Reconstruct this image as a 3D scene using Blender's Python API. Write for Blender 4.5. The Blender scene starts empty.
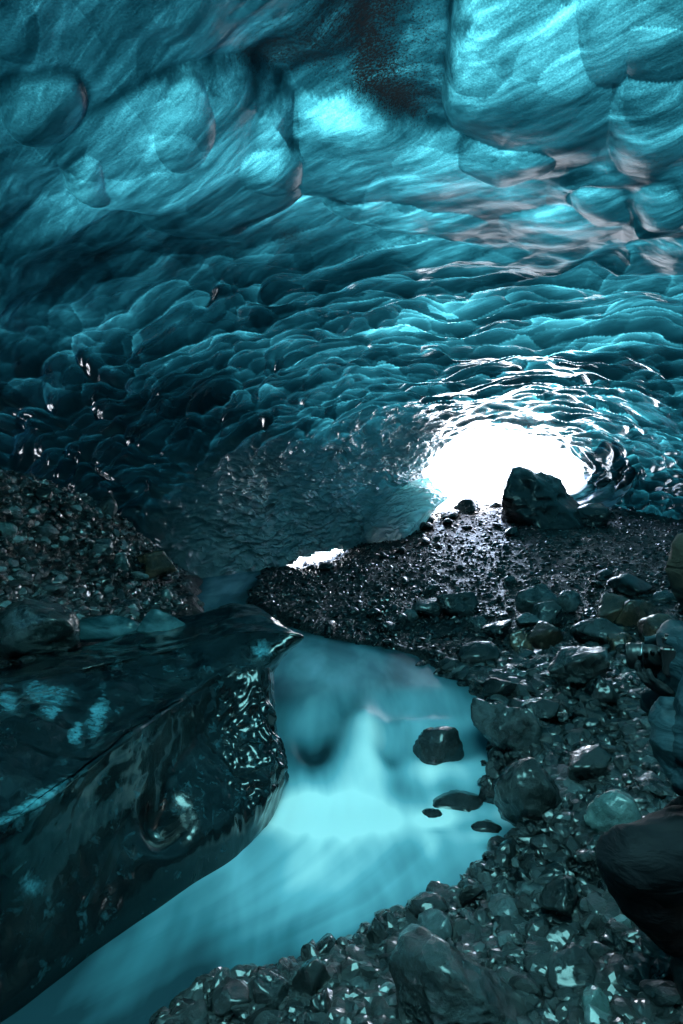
import bpy, math, random
import numpy as np
from mathutils import Vector, Matrix
from mathutils.bvhtree import BVHTree
S = bpy.context.scene
COL = S.collection
R = math.radians
rnd = random.Random(7)
F, CX, CY, CZ = 569.0, 341.5, 500.0, 1.5        # focal length in pixels, horizon row, eye height

def P(u, v, Y): return np.array([(u-CX)/F*Y, Y, CZ-(v-CY)/F*Y])

# ------------------------------------------------------------------ noise
def _h(ix, iy, iz, seed):
    with np.errstate(over='ignore'):
        h = (ix.astype(np.int64)*73856093) ^ (iy.astype(np.int64)*19349663) ^ (iz.astype(np.int64)*83492791) ^ (seed*2654435761)
        h = h.astype(np.uint32)
        h ^= h >> np.uint32(16); h *= np.uint32(0x7feb352d); h ^= h >> np.uint32(15); h *= np.uint32(0x846ca68b); h ^= h >> np.uint32(16)
    return h.astype(np.float64)/4294967296.0
def vnoise(p, seed=0):
    i = np.floor(p).astype(np.int64); f = p-i; f = f*f*f*(f*(f*6-15)+10)
    r = 0
    for a in (0, 1):
        wx = f[:, 0] if a else 1-f[:, 0]
        for b in (0, 1):
            wy = f[:, 1] if b else 1-f[:, 1]
            for c in (0, 1):
                wz = f[:, 2] if c else 1-f[:, 2]
                r = r + wx*wy*wz*_h(i[:, 0]+a, i[:, 1]+b, i[:, 2]+c, seed)
    return r*2-1
def fbm(p, octv=4, seed=0, gain=.5):
    r = 0; a = 1; s = 0
    for o in range(octv):
        r = r + a*vnoise(p*(2.03**o)+o*17.3, seed+o); s += a; a *= gain
    return r/s
def voro(p, seed=0, jit=.9):
    i = np.floor(p).astype(np.int64)
    f1 = np.full(len(p), 9.); f2 = np.full(len(p), 9.); hid = np.zeros(len(p))
    for a in (-1, 0, 1):
        for b in (-1, 0, 1):
            for c in (-1, 0, 1):
                x, y, z = i[:, 0]+a, i[:, 1]+b, i[:, 2]+c
                d = (x+.5+jit*(_h(x, y, z, seed)-.5)-p[:, 0])**2 + (y+.5+jit*(_h(x, y, z, seed+1)-.5)-p[:, 1])**2 + (z+.5+jit*(_h(x, y, z, seed+2)-.5)-p[:, 2])**2
                m = d < f1
                f2 = np.where(m, f1, np.minimum(f2, d)); hid = np.where(m, _h(x, y, z, seed+3), hid); f1 = np.where(m, d, f1)
    return np.sqrt(f1), np.sqrt(f2), hid
def shell(p, seed=0, k=9., tilt=(0, 0, 0), jit=.9):
    """soft cells: a pillow profile, a tilted-plate value and a random value per cell, blended over k"""
    i = np.floor(p).astype(np.int64); ws = np.zeros(len(p)); tv = np.zeros(len(p)); hv = np.zeros(len(p))
    for a in (-1, 0, 1):
        for b in (-1, 0, 1):
            for c in (-1, 0, 1):
                x, y, z = i[:, 0]+a, i[:, 1]+b, i[:, 2]+c
                dx = p[:, 0]-(x+.5+jit*(_h(x, y, z, seed)-.5)); dy = p[:, 1]-(y+.5+jit*(_h(x, y, z, seed+1)-.5)); dz = p[:, 2]-(z+.5+jit*(_h(x, y, z, seed+2)-.5))
                w = np.exp(-k*(dx*dx+dy*dy+dz*dz)); ws += w
                tv += w*(dx*tilt[0]+dy*tilt[1]+dz*tilt[2]); hv += w*_h(x, y, z, seed+3)
    d2 = -np.log(ws+1e-12)/k
    return np.clip(1-1.6*d2, -.4, 1.1), tv/ws, hv/ws
def sst(a, b, x):
    t = np.clip((x-a)/(b-a), 0, 1); return t*t*(3-2*t)

# ------------------------------------------------------------------ mesh helpers
def mesh_obj(name, verts, faces, mat=None, parent=None, smooth=True, attrs=None):
    """faces: (n,k) int array of equal-sided faces"""
    verts = np.asarray(verts, np.float32); faces = np.asarray(faces, np.int32)
    me = bpy.data.meshes.new(name)
    me.vertices.add(len(verts)); me.vertices.foreach_set('co', verts.ravel())
    n, k = faces.shape
    me.loops.add(n*k); me.loops.foreach_set('vertex_index', faces.ravel())
    me.polygons.add(n); me.polygons.foreach_set('loop_start', np.arange(0, n*k, k, dtype=np.int32))
    me.polygons.foreach_set('use_smooth', np.full(n, bool(smooth)))
    me.update(calc_edges=True); me.validate()
    for a, val in (attrs or {}).items():
        at = me.attributes.new(a, 'FLOAT', 'POINT'); at.data.foreach_set('value', np.asarray(val, np.float32))
    if mat: me.materials.append(mat)
    o = bpy.data.objects.new(name, me); COL.objects.link(o)
    if parent: o.parent = parent
    return o
def grid_faces(nu, nv):
    i = np.arange((nu-1)*(nv-1)); r, c = i//(nv-1), i % (nv-1); a = r*nv+c
    return np.stack([a, a+1, a+nv+1, a+nv], 1)
def tag(o, label=None, cat=None, group=None, kind=None):
    if label: o['label'] = label
    if cat: o['category'] = cat
    if group: o['group'] = group
    if kind: o['kind'] = kind
    return o
def empty(name, loc=(0, 0, 0)):
    o = bpy.data.objects.new(name, None); o.location = loc; COL.objects.link(o); o.empty_display_size = .1; return o

# ------------------------------------------------------------------ materials
class NT:
    def __init__(s, name):
        s.m = bpy.data.materials.new(name); s.m.use_nodes = True; s.t = s.m.node_tree; s.t.nodes.clear()
        s.out = s.n('ShaderNodeOutputMaterial')
    def n(s, t, **kw):
        x = s.t.nodes.new(t)
        for k, v in kw.items():
            if k.startswith('i_'):
                x.inputs[k[2:].replace('_', ' ')].default_value = v
            else: setattr(x, k, v)
        return x
    def l(s, a, b): s.t.links.new(a, b)
    def noise(s, vec, scale, detail=5, rough=.55, dist=0.):
        x = s.n('ShaderNodeTexNoise'); x.inputs['Scale'].default_value = scale; x.inputs['Detail'].default_value = detail
        x.inputs['Roughness'].default_value = rough; x.inputs['Distortion'].default_value = dist
        if vec is not None: s.l(vec, x.inputs['Vector'])
        return x.outputs['Fac']
    def mapping(s, vec, scale=(1, 1, 1), rot=(0, 0, 0), loc=(0, 0, 0)):
        x = s.n('ShaderNodeMapping'); x.inputs['Scale'].default_value = scale; x.inputs['Rotation'].default_value = rot; x.inputs['Location'].default_value = loc
        s.l(vec, x.inputs['Vector']); return x.outputs[0]
    def mr(s, val, a, b, c, d, smooth=True):
        x = s.n('ShaderNodeMapRange'); x.interpolation_type = 'SMOOTHSTEP' if smooth else 'LINEAR'
        for k, v in zip((1, 2, 3, 4), (a, b, c, d)): x.inputs[k].default_value = v
        s.l(val, x.inputs[0]); return x.outputs[0]
    def rotscale(s, vec, scale, rot):
        return s.mapping(s.mapping(vec, (1, 1, 1), rot), scale)
    def math(s, op, a, b=None, c=None):
        x = s.n('ShaderNodeMath'); x.operation = op
        for k, v in enumerate((a, b, c)):
            if v is None: continue
            if isinstance(v, (int, float)): x.inputs[k].default_value = v
            else: s.l(v, x.inputs[k])
        return x.outputs[0]
    def ramp(s, val, stops):
        x = s.n('ShaderNodeValToRGB'); e = x.color_ramp.elements
        while len(e) < len(stops): e.new(.5)
        for q, (p, c) in zip(e, stops): q.position = p; q.color = (*c, 1)
        s.l(val, x.inputs[0]); return x.outputs[0]
    def mixc(s, fac, a, b, mode='MIX'):
        x = s.n('ShaderNodeMix'); x.data_type = 'RGBA'; x.blend_type = mode
        for sock, v in ((x.inputs[0], fac), (x.inputs[6], a), (x.inputs[7], b)):
            if isinstance(v, (int, float)): sock.default_value = v
            elif isinstance(v, tuple): sock.default_value = (*v, 1)
            else: s.l(v, sock)
        return x.outputs[2]
    def bump(s, h, strength=.5, dist=.02, prev=None):
        x = s.n('ShaderNodeBump'); x.inputs['Strength'].default_value = strength; x.inputs['Distance'].default_value = dist
        s.l(h, x.inputs['Height'])
        if prev is not None: s.l(prev, x.inputs['Normal'])
        return x.outputs[0]
    def pbsdf(s, **kw):
        x = s.n('ShaderNodeBsdfPrincipled')
        for k, v in kw.items():
            sock = x.inputs[k.replace('_', ' ')]
            if isinstance(v, (int, float)): sock.default_value = v
            elif isinstance(v, tuple): sock.default_value = (*v, 1)
            else: s.l(v, sock)
        return x
    def geo(s): return s.n('ShaderNodeNewGeometry').outputs['Position']
    def obj(s): return s.n('ShaderNodeTexCoord').outputs['Object']
    def attr(s, name):
        x = s.n('ShaderNodeAttribute'); x.attribute_name = name; return x.outputs['Fac']
    def fin(s, sh): s.l(sh, s.out.inputs['Surface']); return s.m

def mat_ceiling():
    t = NT('glacier ice'); p = t.geo()
    # sediment bands: long diagonal streaks in the ice, sharp fine specks of dirt
    q = t.rotscale(p, (.38, 1.9, 1.9), (0, R(10), R(34)))
    band = t.noise(q, 1.1, 9, .6, 1.1); stk = t.attr('streak'); wall = t.attr('wall')
    fine = t.noise(t.rotscale(p, (.8, 5., 5.), (0, R(10), R(38))), 2.2, 8, .66, .9)
    cloud = t.noise(p, .75, 4, .5)
    d = t.attr('ice_depth_shade')           # ice thickness plus painted shading of shells, lobes and zones; darkens the transmission colour
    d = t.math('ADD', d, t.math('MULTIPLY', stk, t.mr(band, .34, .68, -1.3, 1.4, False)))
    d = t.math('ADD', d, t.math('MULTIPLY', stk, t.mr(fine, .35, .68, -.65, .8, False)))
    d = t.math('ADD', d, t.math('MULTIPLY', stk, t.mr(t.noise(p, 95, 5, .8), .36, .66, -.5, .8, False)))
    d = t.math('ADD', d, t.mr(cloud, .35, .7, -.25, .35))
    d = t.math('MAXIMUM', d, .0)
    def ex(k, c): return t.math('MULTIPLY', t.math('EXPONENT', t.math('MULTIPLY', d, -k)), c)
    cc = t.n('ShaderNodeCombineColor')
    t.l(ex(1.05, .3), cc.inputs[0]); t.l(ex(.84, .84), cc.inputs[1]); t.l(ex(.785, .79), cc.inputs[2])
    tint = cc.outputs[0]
    sp = t.noise(t.rotscale(p, (.6, 1.3, 1.3), (0, R(10), R(36))), 80, 8, .85); sp2 = t.noise(p, 1.6, 3, .5)
    dirt = t.attr('dirt')
    th = t.math('ADD', t.math('MULTIPLY', dirt, .15), t.mr(sp2, .45, .75, 0., .09))
    speck = t.mr(t.math('ADD', sp, th), .62, .72, 0, 1)
    tint = t.mixc(speck, tint, (.0004, .0006, .0007))
    nb = t.noise(p, 7, 5, .55, .4)
    b = t.bump(nb, .18, .03)
    b = t.bump(t.noise(p, 60, 3, .6), .12, .004, b)
    vq = t.rotscale(p, (.55, .55, 1.7), (0, R(12), R(-25))); va = t.n('ShaderNodeVectorMath'); va.operation = 'ADD'
    nz = t.n('ShaderNodeTexNoise'); nz.inputs['Scale'].default_value = 2.; t.l(p, nz.inputs['Vector']); t.l(vq, va.inputs[0])
    nsc = t.n('ShaderNodeVectorMath'); nsc.operation = 'SCALE'; nsc.inputs['Scale'].default_value = .8; t.l(nz.outputs['Color'], nsc.inputs[0]); t.l(nsc.outputs[0], va.inputs[1])
    vw = t.n('ShaderNodeTexVoronoi'); vw.inputs['Scale'].default_value = 4.6; t.l(va.outputs[0], vw.inputs['Vector'])
    b = t.bump(t.math('MULTIPLY', wall, t.math('POWER', vw.outputs['Distance'], 2.)), 1., .16, b)
    tr = t.n('ShaderNodeBsdfTranslucent'); t.l(tint, tr.inputs[0]); t.l(b, tr.inputs['Normal'])
    cb = t.mixc(t.math('MULTIPLY', wall, .7), (.008, .022, .026), (.48, .57, .59))
    base = t.mixc(speck, cb, (.0015, .0018, .002))
    pr = t.pbsdf(Base_Color=base, Roughness=t.math('ADD', t.mr(stk, .28, 1, .12, .34), t.math('MULTIPLY', wall, .06)), IOR=t.mr(stk, .28, .9, 1.4, 1.13), Normal=b, Specular_IOR_Level=.35, Coat_Weight=t.mr(stk, .28, .6, .2, 0.), Coat_Roughness=.07)
    ad = t.n('ShaderNodeAddShader'); t.l(tr.outputs[0], ad.inputs[0]); t.l(pr.outputs[0], ad.inputs[1])
    return t.fin(ad.outputs[0])

def mat_slab():
    t = NT('clear dark ice'); p = t.obj()
    flow = t.mapping(p, (1., 1., .35), (R(20), R(-25), R(30)))
    n1 = t.noise(flow, 2.2, 6, .6, .8); n2 = t.noise(p, 3.1, 4, .6, .4)
    cloudy = t.mr(t.math('ADD', t.math('MULTIPLY', t.attr('cloudy'), .45), t.noise(p, 13, 6, .65, .6)), .52, 1.0, 0, 1)
    streak = t.mr(t.noise(t.mapping(p, (3, 3, .7), (R(30), R(-30), 0)), 2.4, 6, .65), .5, .8, 0, .5)
    col = t.mixc(streak, (.004, .007, .0085), (.03, .05, .055))
    col = t.mixc(cloudy, col, t.mixc(t.mr(t.noise(p, 22, 6, .7, .5), .35, .65, 0, 1), (.015, .06, .075), (.1, .3, .36)))
    b = t.bump(t.noise(t.mapping(p, (1, 1, .5), (R(20), R(-30), 0)), 9, 6, .6, .7), .28, .025)
    b = t.bump(t.noise(p, 90, 3, .6), .1, .003, b)
    pr = t.pbsdf(Base_Color=col, Roughness=t.mr(n1, .3, .7, .06, .3), IOR=1.31, Normal=b, Specular_IOR_Level=.55, Coat_Weight=.6, Coat_Roughness=.08)
    return t.fin(pr.outputs[0])

def mat_glass_ice():
    t = NT('glassy ice'); p = t.obj()
    b = t.bump(t.noise(p, 9, 4, .5, .5), .35, .03)
    pr = t.pbsdf(Base_Color=(.55, .85, .88), Roughness=.05, IOR=1.31, Transmission_Weight=.92, Normal=b)
    return t.fin(pr.outputs[0])

def mat_paleice(name, c0, c1, rough=.2, tip=False):
    t = NT(name); p = t.obj()
    n = t.noise(t.mapping(p, (1, 1, 1.6), (0, R(30), 0)), 2.6, 6, .6, .6)
    col = t.mixc(t.mr(n, .35, .7, 0, 1), c0, c1)
    if tip: col = t.mixc(t.attr('tip'), (.03, .06, .068), col)
    b = t.bump(t.noise(p, 10, 5, .6), .4, .03)
    pr = t.pbsdf(Base_Color=col, Roughness=rough, IOR=1.31, Normal=b, Coat_Weight=.4, Coat_Roughness=.1)
    tr = t.n('ShaderNodeBsdfTranslucent'); t.l(col, tr.inputs[0])
    mx = t.n('ShaderNodeMixShader'); mx.inputs[0].default_value = .65 if tip else .5
    t.l(pr.outputs[0], mx.inputs[1]); t.l(tr.outputs[0], mx.inputs[2])
    return t.fin(mx.outputs[0])

def mat_rock(name, a, b_, rough=(.18, .5), scale=1., per_obj=True):
    t = NT(name); p = t.obj() if per_obj else t.geo()
    oi = t.n('ShaderNodeObjectInfo').outputs['Random']
    sh = t.n('ShaderNodeVectorMath'); sh.operation = 'ADD'; t.l(p, sh.inputs[0])
    cx = t.n('ShaderNodeCombineXYZ'); t.l(t.math('MULTIPLY', oi, 37.), cx.inputs[0]); t.l(cx.outputs[0], sh.inputs[1]); p = sh.outputs[0]
    n1 = t.noise(p, 7*scale, 8, .65, .3); n2 = t.noise(p, 34*scale, 6, .7); n3 = t.noise(p, 2.5*scale, 3, .5)
    col = t.mixc(t.mr(n1, .35, .68, 0, 1), a, b_)
    col = t.mixc(t.mr(n2, .58, .74, 0, .55), col, tuple(min(1, x*1.9) for x in b_))
    if per_obj:
        hv = t.n('ShaderNodeHueSaturation'); t.l(t.mr(oi, 0, 1, .55, 1.5, False), hv.inputs['Value']); t.l(col, hv.inputs['Color']); col = hv.outputs[0]
    b = t.bump(n1, .8, .05/scale); b = t.bump(n2, .75, .016/scale, b); b = t.bump(t.noise(p, 120*scale, 4, .7), .5, .004/scale, b)
    pr = t.pbsdf(Base_Color=col, Roughness=t.mr(n3, .35, .65, rough[0], rough[1]), Normal=b, IOR=1.45, Specular_IOR_Level=.5, Coat_Weight=.65, Coat_Roughness=.15)
    return t.fin(pr.outputs[0])

def mat_gravel(name='wet gravel stones', rough=(.1, .36), coat=(.6, .08), gain=1.):
    t = NT(name); p = t.geo()
    v = t.attr('stone')
    n = t.noise(p, 40, 5, .65)
    col = t.ramp(v, [(0, (.002, .0024, .0027)), (.45, (.005, .0065, .0072)), (.75, (.012, .016, .0175)), (.9, (.04, .053, .057)), (1, (.13, .175, .18))])
    warm = t.mixc(t.attr('rust'), col, t.mixc(1., col, (1.9, 1.05, .6), 'MULTIPLY'))
    col = t.mixc(t.mr(n, .4, .7, .0, .45), warm, (.02, .02, .02))
    b = t.bump(t.noise(p, 22, 7, .7), .8, .02, t.bump(n, .6, .008)) if gain > 1 else t.bump(n, .6, .008)
    if gain > 1: col = t.mixc(1., col, (gain, gain, gain), 'MULTIPLY')
    pr = t.pbsdf(Base_Color=col, Roughness=t.mr(t.noise(p, 3.5, 3, .5), .3, .7, rough[0], rough[1]), Normal=b, Coat_Weight=coat[0], Coat_Roughness=coat[1])
    return t.fin(pr.outputs[0])

def mat_ground():
    t = NT('wet silt and grit'); p = t.geo()
    n = t.noise(p, 3, 8, .7); n2 = t.noise(p, 55, 6, .75)
    vor = t.n('ShaderNodeTexVoronoi'); vor.inputs['Scale'].default_value = 34; t.l(p, vor.inputs['Vector'])
    vor2 = t.n('ShaderNodeTexVoronoi'); vor2.inputs['Scale'].default_value = 13; t.l(p, vor2.inputs['Vector'])
    col = t.mixc(t.mr(n, .35, .7, 0, 1), (.003, .0035, .004), (.008, .01, .0105))
    col = t.mixc(t.mr(n2, .5, .7, 0, .8), col, (.018, .021, .022))
    b = t.bump(vor2.outputs['Distance'], .6, -.05); b = t.bump(vor.outputs['Distance'], .8, -.03, b); b = t.bump(n2, .5, .012, b)
    pr = t.pbsdf(Base_Color=col, Roughness=t.mr(n, .35, .65, .22, .6), Normal=b)
    return t.fin(pr.outputs[0])

def mat_water():
    t = NT('milky meltwater'); p = t.geo()
    foam = t.attr('foam')
    n = t.noise(t.mapping(p, (2.6, .8, 1)), 1.2, 3, .5, .3)
    f = t.math('ADD', foam, t.mr(n, .3, .7, -.12, .12))
    col = t.ramp(f, [(0, (.015, .042, .054)), (.25, (.065, .18, .22)), (.6, (.26, .47, .545)), (1, (.95, .97, .98))])
    b = t.bump(t.noise(t.mapping(p, (3., 1.1, 1)), 2, 2, .5), .12, .05)
    pr = t.pbsdf(Base_Color=col, Roughness=.45, Specular_IOR_Level=.2, IOR=1.33, Normal=b, Subsurface_Weight=.0)
    return t.fin(pr.outputs[0])

def mat_simple(name, c, rough=.6, bump=None, sheen=0., metal=0., scale=200):
    t = NT(name); p = t.obj()
    n = t.noise(p, scale, 4, .6); n2 = t.noise(p, 9, 4, .6)
    col = t.mixc(t.mr(n2, .3, .7, 0, 1), tuple(x*.75 for x in c), tuple(min(1, x*1.2) for x in c))
    kw = dict(Base_Color=col, Roughness=rough, Metallic=metal, Sheen_Weight=sheen, Specular_IOR_Level=.5 if rough < .5 else .15)
    if bump: kw['Normal'] = t.bump(n, bump, .002, t.bump(t.noise(t.mapping(p, (4, 4, 11), (R(20), R(25), 0)), 1.6, 3, .5, .8), .5, .05))
    return t.fin(t.pbsdf(**kw).outputs[0])

M_CEIL, M_SLAB, M_GLASS = mat_ceiling(), mat_slab(), mat_glass_ice()
M_ROCK = mat_rock('wet dark basalt', (.0025, .0031, .0035), (.015, .0195, .0215), (.08, .28))
M_ROCKMID = mat_rock('wet grey basalt', (.006, .0078, .0085), (.038, .05, .054), (.1, .36))
M_ROCKPALE = mat_rock('pale grey stone', (.018, .025, .028), (.09, .12, .13), (.12, .4))
M_ROCKBROWN = mat_rock('rusty brown stone', (.025, .014, .009), (.11, .065, .04), (.15, .45))
M_TURQ = mat_rock('pale greenish stone', (.05, .1, .1), (.16, .25, .25), (.12, .35))
M_STONES = mat_gravel('coarse wet stones', (.14, .45), (.7, .13), 1.6)
M_GRAVEL, M_GROUND, M_WATER = mat_gravel(), mat_ground(), mat_water()
M_ICECHUNK = mat_paleice('cloudy blue ice', (.02, .075, .09), (.16, .36, .41))
M_RIM = mat_paleice('dark fluted ice', (.008, .05, .06), (.05, .2, .23), .1)

# ------------------------------------------------------------------ terrain
GP = np.array([
 (.5, 1.7, -.14), (1.2, 1.7, .0), (2.5, 2, .15), (.55, 2.6, -.28), (1.2, 2.8, -.05), (1.1, 3.6, -.1), (2, 3.5, .1), (3.5, 4, .3), (1.3, 4.5, .02),
 (2.5, 5, .15), (4.5, 6, .4), (1, 5.8, .0), (2, 7, .15), (4, 8, .35), (0, 7, .02), (1, 8.5, .2), (-.8, 8.8, .12), (0, 10, .18), (2, 10, .46), (5, 10, .6),
 (7, 11, .75), (-.5, 12, .05), (1.5, 13, .5), (3, 14, 1.), (5, 14, 1.05), (8, 13, .9), (3.5, 16, 1.35), (5.5, 16, 1.35), (7.5, 15, 1.2), (4.5, 19, 1.3), (4.5, 24, .8),
 (-3.4, 3.5, .5), (-3, 4.8, .55), (-2.76, 6.3, .36), (-2.1, 8, .2), (-3.5, 2, .3), (-2.6, 11, .05), (-4, 14, .2), (0, 18, .4), (0, -1, 0), (-3, -2, 0), (3, -2, .1),
 (-6, 8, .5), (9, 4, .6), (9, 18, 1.2), (0, 25, .8), (-8, 3, .6), (12, 10, .9), (-.6, 13.6, .0), (-.3, 2.5, -.3), (.1, 4.5, -.1), (-.4, 6, -.05), (-1.5, 9, .0)])
def _tps_fit(pts):
    n = len(pts); d = np.hypot(pts[:, None, 0]-pts[None, :, 0], pts[:, None, 1]-pts[None, :, 1]); K = np.where(d > 0, d*d*np.log(d+1e-9), 0)+np.eye(n)*.15
    Pm = np.c_[np.ones(n), pts[:, :2]]; A = np.zeros((n+3, n+3)); A[:n, :n] = K; A[:n, n:] = Pm; A[n:, :n] = Pm.T
    return np.linalg.solve(A, np.r_[pts[:, 2], 0, 0, 0])
_W = _tps_fit(GP)
def tps(x, y):
    xc, yc = np.clip(x, -9, 12), np.clip(y, -3, 26)
    r = _W[-3]+_W[-2]*xc+_W[-1]*yc
    for (px, py, _), w in zip(GP, _W):
        d = (xc-px)**2+(yc-py)**2; r = r+w*.5*d*np.log(d+1e-9)
    return r
RY = [0, 1.6, 2.0, 2.29, 2.63, 3.1, 3.6, 4.0, 4.4, 5.0, 5.5, 6, 6.5, 7.3, 8.8, 11, 13, 16]
RX = [-1.2, -.9, -.5, 0., .6, 1.06, 1.1, 1.12, 1.17, 1.0, .78, .35, -.24, -.9, -1.5, -1.6, -1.8, -2.]
LY = [0, 1.5, 2.0, 2.4, 2.85, 3.5, 4, 5, 6, 7, 8.8, 11, 13, 16]
LX = [-2.6, -2, -1.5, -1.3, -.95, -.7, -.9, -1.05, -1.35, -1.75, -2.35, -2.7, -2.9, -3.1]
def xR(y): return np.interp(y, RY, RX)
def xL(y): return np.interp(y, LY, LX)
def wlevel(x, y):
    yy = y - .12*np.sin(x*2.3+.6) - .1*x        # the little fall runs slightly askew
    drop = sst(3.3, 4.0, yy)
    z = -.36+.2*drop+.11*sst(3.9, 4.6, yy) + .02*sst(5, 9, yy)
    return z+.03*sst(9, 12, y)
FOOT = np.array([(-3.6, 2.6), (-3.2, 3.8), (-3.0, 4.9), (-2.75, 6.2), (-2.15, 8), (-2.35, 10), (-3.2, 11.5), (-4, 13)])
def bank_s(x, y):
    fx = np.interp(y, FOOT[:, 1], FOOT[:, 0]); sl = np.interp(y, FOOT[:, 1], np.gradient(FOOT[:, 0], FOOT[:, 1]))
    return (fx-x)/np.sqrt(1+sl*sl)
def ground(x, y, detail=True):
    x = np.asarray(x, float); y = np.asarray(y, float)
    z = tps(x, y)
    s = bank_s(x, y)
    hb = np.interp(y, [1.5, 3, 5, 6, 7.2, 8.3, 9.5, 11], [.3, .7, 1.15, 1.25, 1.2, .95, .6, .2])
    z = z+hb*sst(-.05, 1.15, s)+.18*np.clip(s-1, 0, 3)
    p = np.c_[x.ravel(), y.ravel(), np.zeros(x.size)]
    if detail:
        z = z+(.05*fbm(p*1.7, 4, 5)+.03*fbm(p*6, 3, 9)).reshape(x.shape)
    W = wlevel(x, y)
    d = np.minimum(x-xL(y), xR(y)-x)
    d = d+(.17*fbm(p*1.9, 3, 31)).reshape(x.shape)
    m = sst(-.08, .3, d)
    far = np.clip((y-13)/2, 0, 1)
    m = m*(1-far)
    z = np.where(d > -.6, np.maximum(z, W*(1-far)+z*far+.03), z)
    z = z*(1-m)+(W-.28)*m
    return z
def axis(segs):
    out = [segs[0][0]]
    for a, b, st in segs:
        n = max(1, int(round((b-a)/st))); out += list(a+(b-a)*(np.arange(n)+1)/n)
    return np.array(out)
gx = axis([(-400, -60, 60), (-60, -12, 6), (-12, -5, .5), (-5, 4, .05), (4, 9, .1), (9, 14, .6), (14, 60, 6), (60, 400, 60)])
gy = axis([(-60, -8, 8), (-8, 0, .6), (0, 1.2, .1), (1.2, 9, .045), (9, 17, .09), (17, 26, .6), (26, 60, 5), (60, 600, 60)])
X, Y = np.meshgrid(gx, gy, indexing='ij')
Zg = ground(X, Y)
g = mesh_obj('ground', np.stack([X.ravel(), Y.ravel(), Zg.ravel()], 1), grid_faces(len(gx), len(gy))[:, ::-1].copy(), M_GROUND)
tag(g, kind='structure')
def hit(u, v):
    """distance along y at which the sight line of a picture point meets the ground"""
    t = np.linspace(1.2, 18, 3400); pt = np.outer(t, P(u, v, 1)-np.array([0, 0, CZ])); pt[:, 2] += CZ
    zz = ground(pt[:, 0], pt[:, 1]); zz = np.where((pt[:, 0] > xL(pt[:, 1])) & (pt[:, 0] < xR(pt[:, 1])), np.maximum(zz, wlevel(pt[:, 0], pt[:, 1])-.04), zz); k = np.argmax(pt[:, 2] < zz)
    return pt[k] if pt[k, 2] < zz[k] else pt[-1]

# snow outside the mouth
sx = np.linspace(-60, 70, 131); sy = axis([(16.9, 26, .35), (26, 90, 4)])
X2, Y2 = np.meshgrid(sx, sy, indexing='ij')
pp = np.c_[X2.ravel()*.12, Y2.ravel()*.12, np.zeros(X2.size)]
Zs = ground(X2, np.minimum(Y2, 26), False)-.25+.55*sst(17, 20, Y2) + .5*fbm(pp, 4, 3).reshape(X2.shape)*sst(18, 24, Y2)+np.clip(Y2-26, 0, 99)*.22
tsn = NT('fresh snow'); nn = tsn.noise(tsn.geo(), 3, 6, .6)
M_SNOW = tsn.fin(tsn.pbsdf(Base_Color=(.86, .88, .9), Roughness=.6, Normal=tsn.bump(nn, .4, .1)).outputs[0])
o = mesh_obj('snow_field', np.stack([X2.ravel(), Y2.ravel(), Zs.ravel()], 1), grid_faces(len(sx), len(sy))[:, ::-1].copy(), M_SNOW); tag(o, kind='structure')

def snow_patch():
    a, b = np.meshgrid(np.linspace(-9, 1.2, 90), np.linspace(11.5, 16.85, 50), indexing='ij')
    return a, b
# ------------------------------------------------------------------ river
ys = axis([(.4, 7, .03), (7, 15.5, .08)]); ts = np.linspace(0, 1, 110)
T, YW = np.meshgrid(ts, ys, indexing='ij')
XW = (xL(YW)-.45)*(1-T)+(xR(YW)+.3)*T
ZW = wlevel(XW, YW)
pw = np.c_[XW.ravel(), YW.ravel(), 0*XW.ravel()]
def blob(x0, y0, rx, ry, ang=0):
    c, s = math.cos(ang), math.sin(ang); dx, dy = XW-x0, YW-y0
    return np.exp(-((dx*c+dy*s)/rx)**2-((-dx*s+dy*c)/ry)**2)
yy = YW-.12*np.sin(XW*2.3+.6)-.1*XW
fall = sst(3.05, 3.5, yy)*(1-sst(3.85, 4.35, yy))
lump = .13*blob(.16, 4.0, .13, .33) + .05*blob(-.1, 3.9, .1, .25)-.16*blob(-.16, 3.93, .13, .2)+.06*blob(.55, 4.15, .3, .1, .2)+.05*blob(.8, 3.75, .22, .09)-.05*blob(.7, 3.92, .25, .07)-.05*blob(.33, 3.9, .08, .2)
ZW = ZW+lump+fall*.035*fbm(pw*np.array([5., 1.2, 1]), 3, 12).reshape(XW.shape)
flowu = (XW-xL(YW))/(xR(YW)-xL(YW))*2.2
stk = fbm(np.c_[flowu.ravel()*8, YW.ravel()*.8, 0*YW.ravel()]+.3*fbm(pw*1.5, 2, 78)[:, None], 4, 77).reshape(XW.shape)
foam = .25+.045*stk
for (u_, v_, zw, rr) in ((440, 758, -.2, .15), (460, 812, -.34, .16), (434, 822, -.35, .09), (488, 836, -.35, .11), (384, 726, -.06, .14), (505, 760, -.2, .2), (520, 815, -.34, .2)):
    Yw = (CZ-zw)*F/(v_-CY); xw = (u_-CX)/F*Yw
    foam = foam+.32*blob(xw, Yw+rr*.3, rr*1.15, rr*.9)+.28*blob(xw-.05, Yw-rr*1.9, rr*.55, rr*1.9)-.22*blob(xw, Yw-rr*.75, rr*.7, rr*.4)
foam = foam+(1.0+.12*stk)*blob(-.14, 3.36, .6, .2, -.06)+(.5+.1*stk)*blob(-.1, 2.95, .55, .5, .5)+.25*blob(.75, 4.15, .3, .12, .2)+.2*blob(.8, 3.7, .25, .1, .1)+.2*blob(-.1, 5.2, .5, .8)+.55*blob(.16, 3.85, .13, .4, -.25)+.35*blob(.45, 3.75, .3, .12)+.22*blob(.65, 4.4, .35, .3)-.45*blob(-.16, 3.9, .13, .16)-.2*blob(-.35, 3.8, .12, .2)-.2*blob(.32, 3.85, .07, .2)
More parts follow.
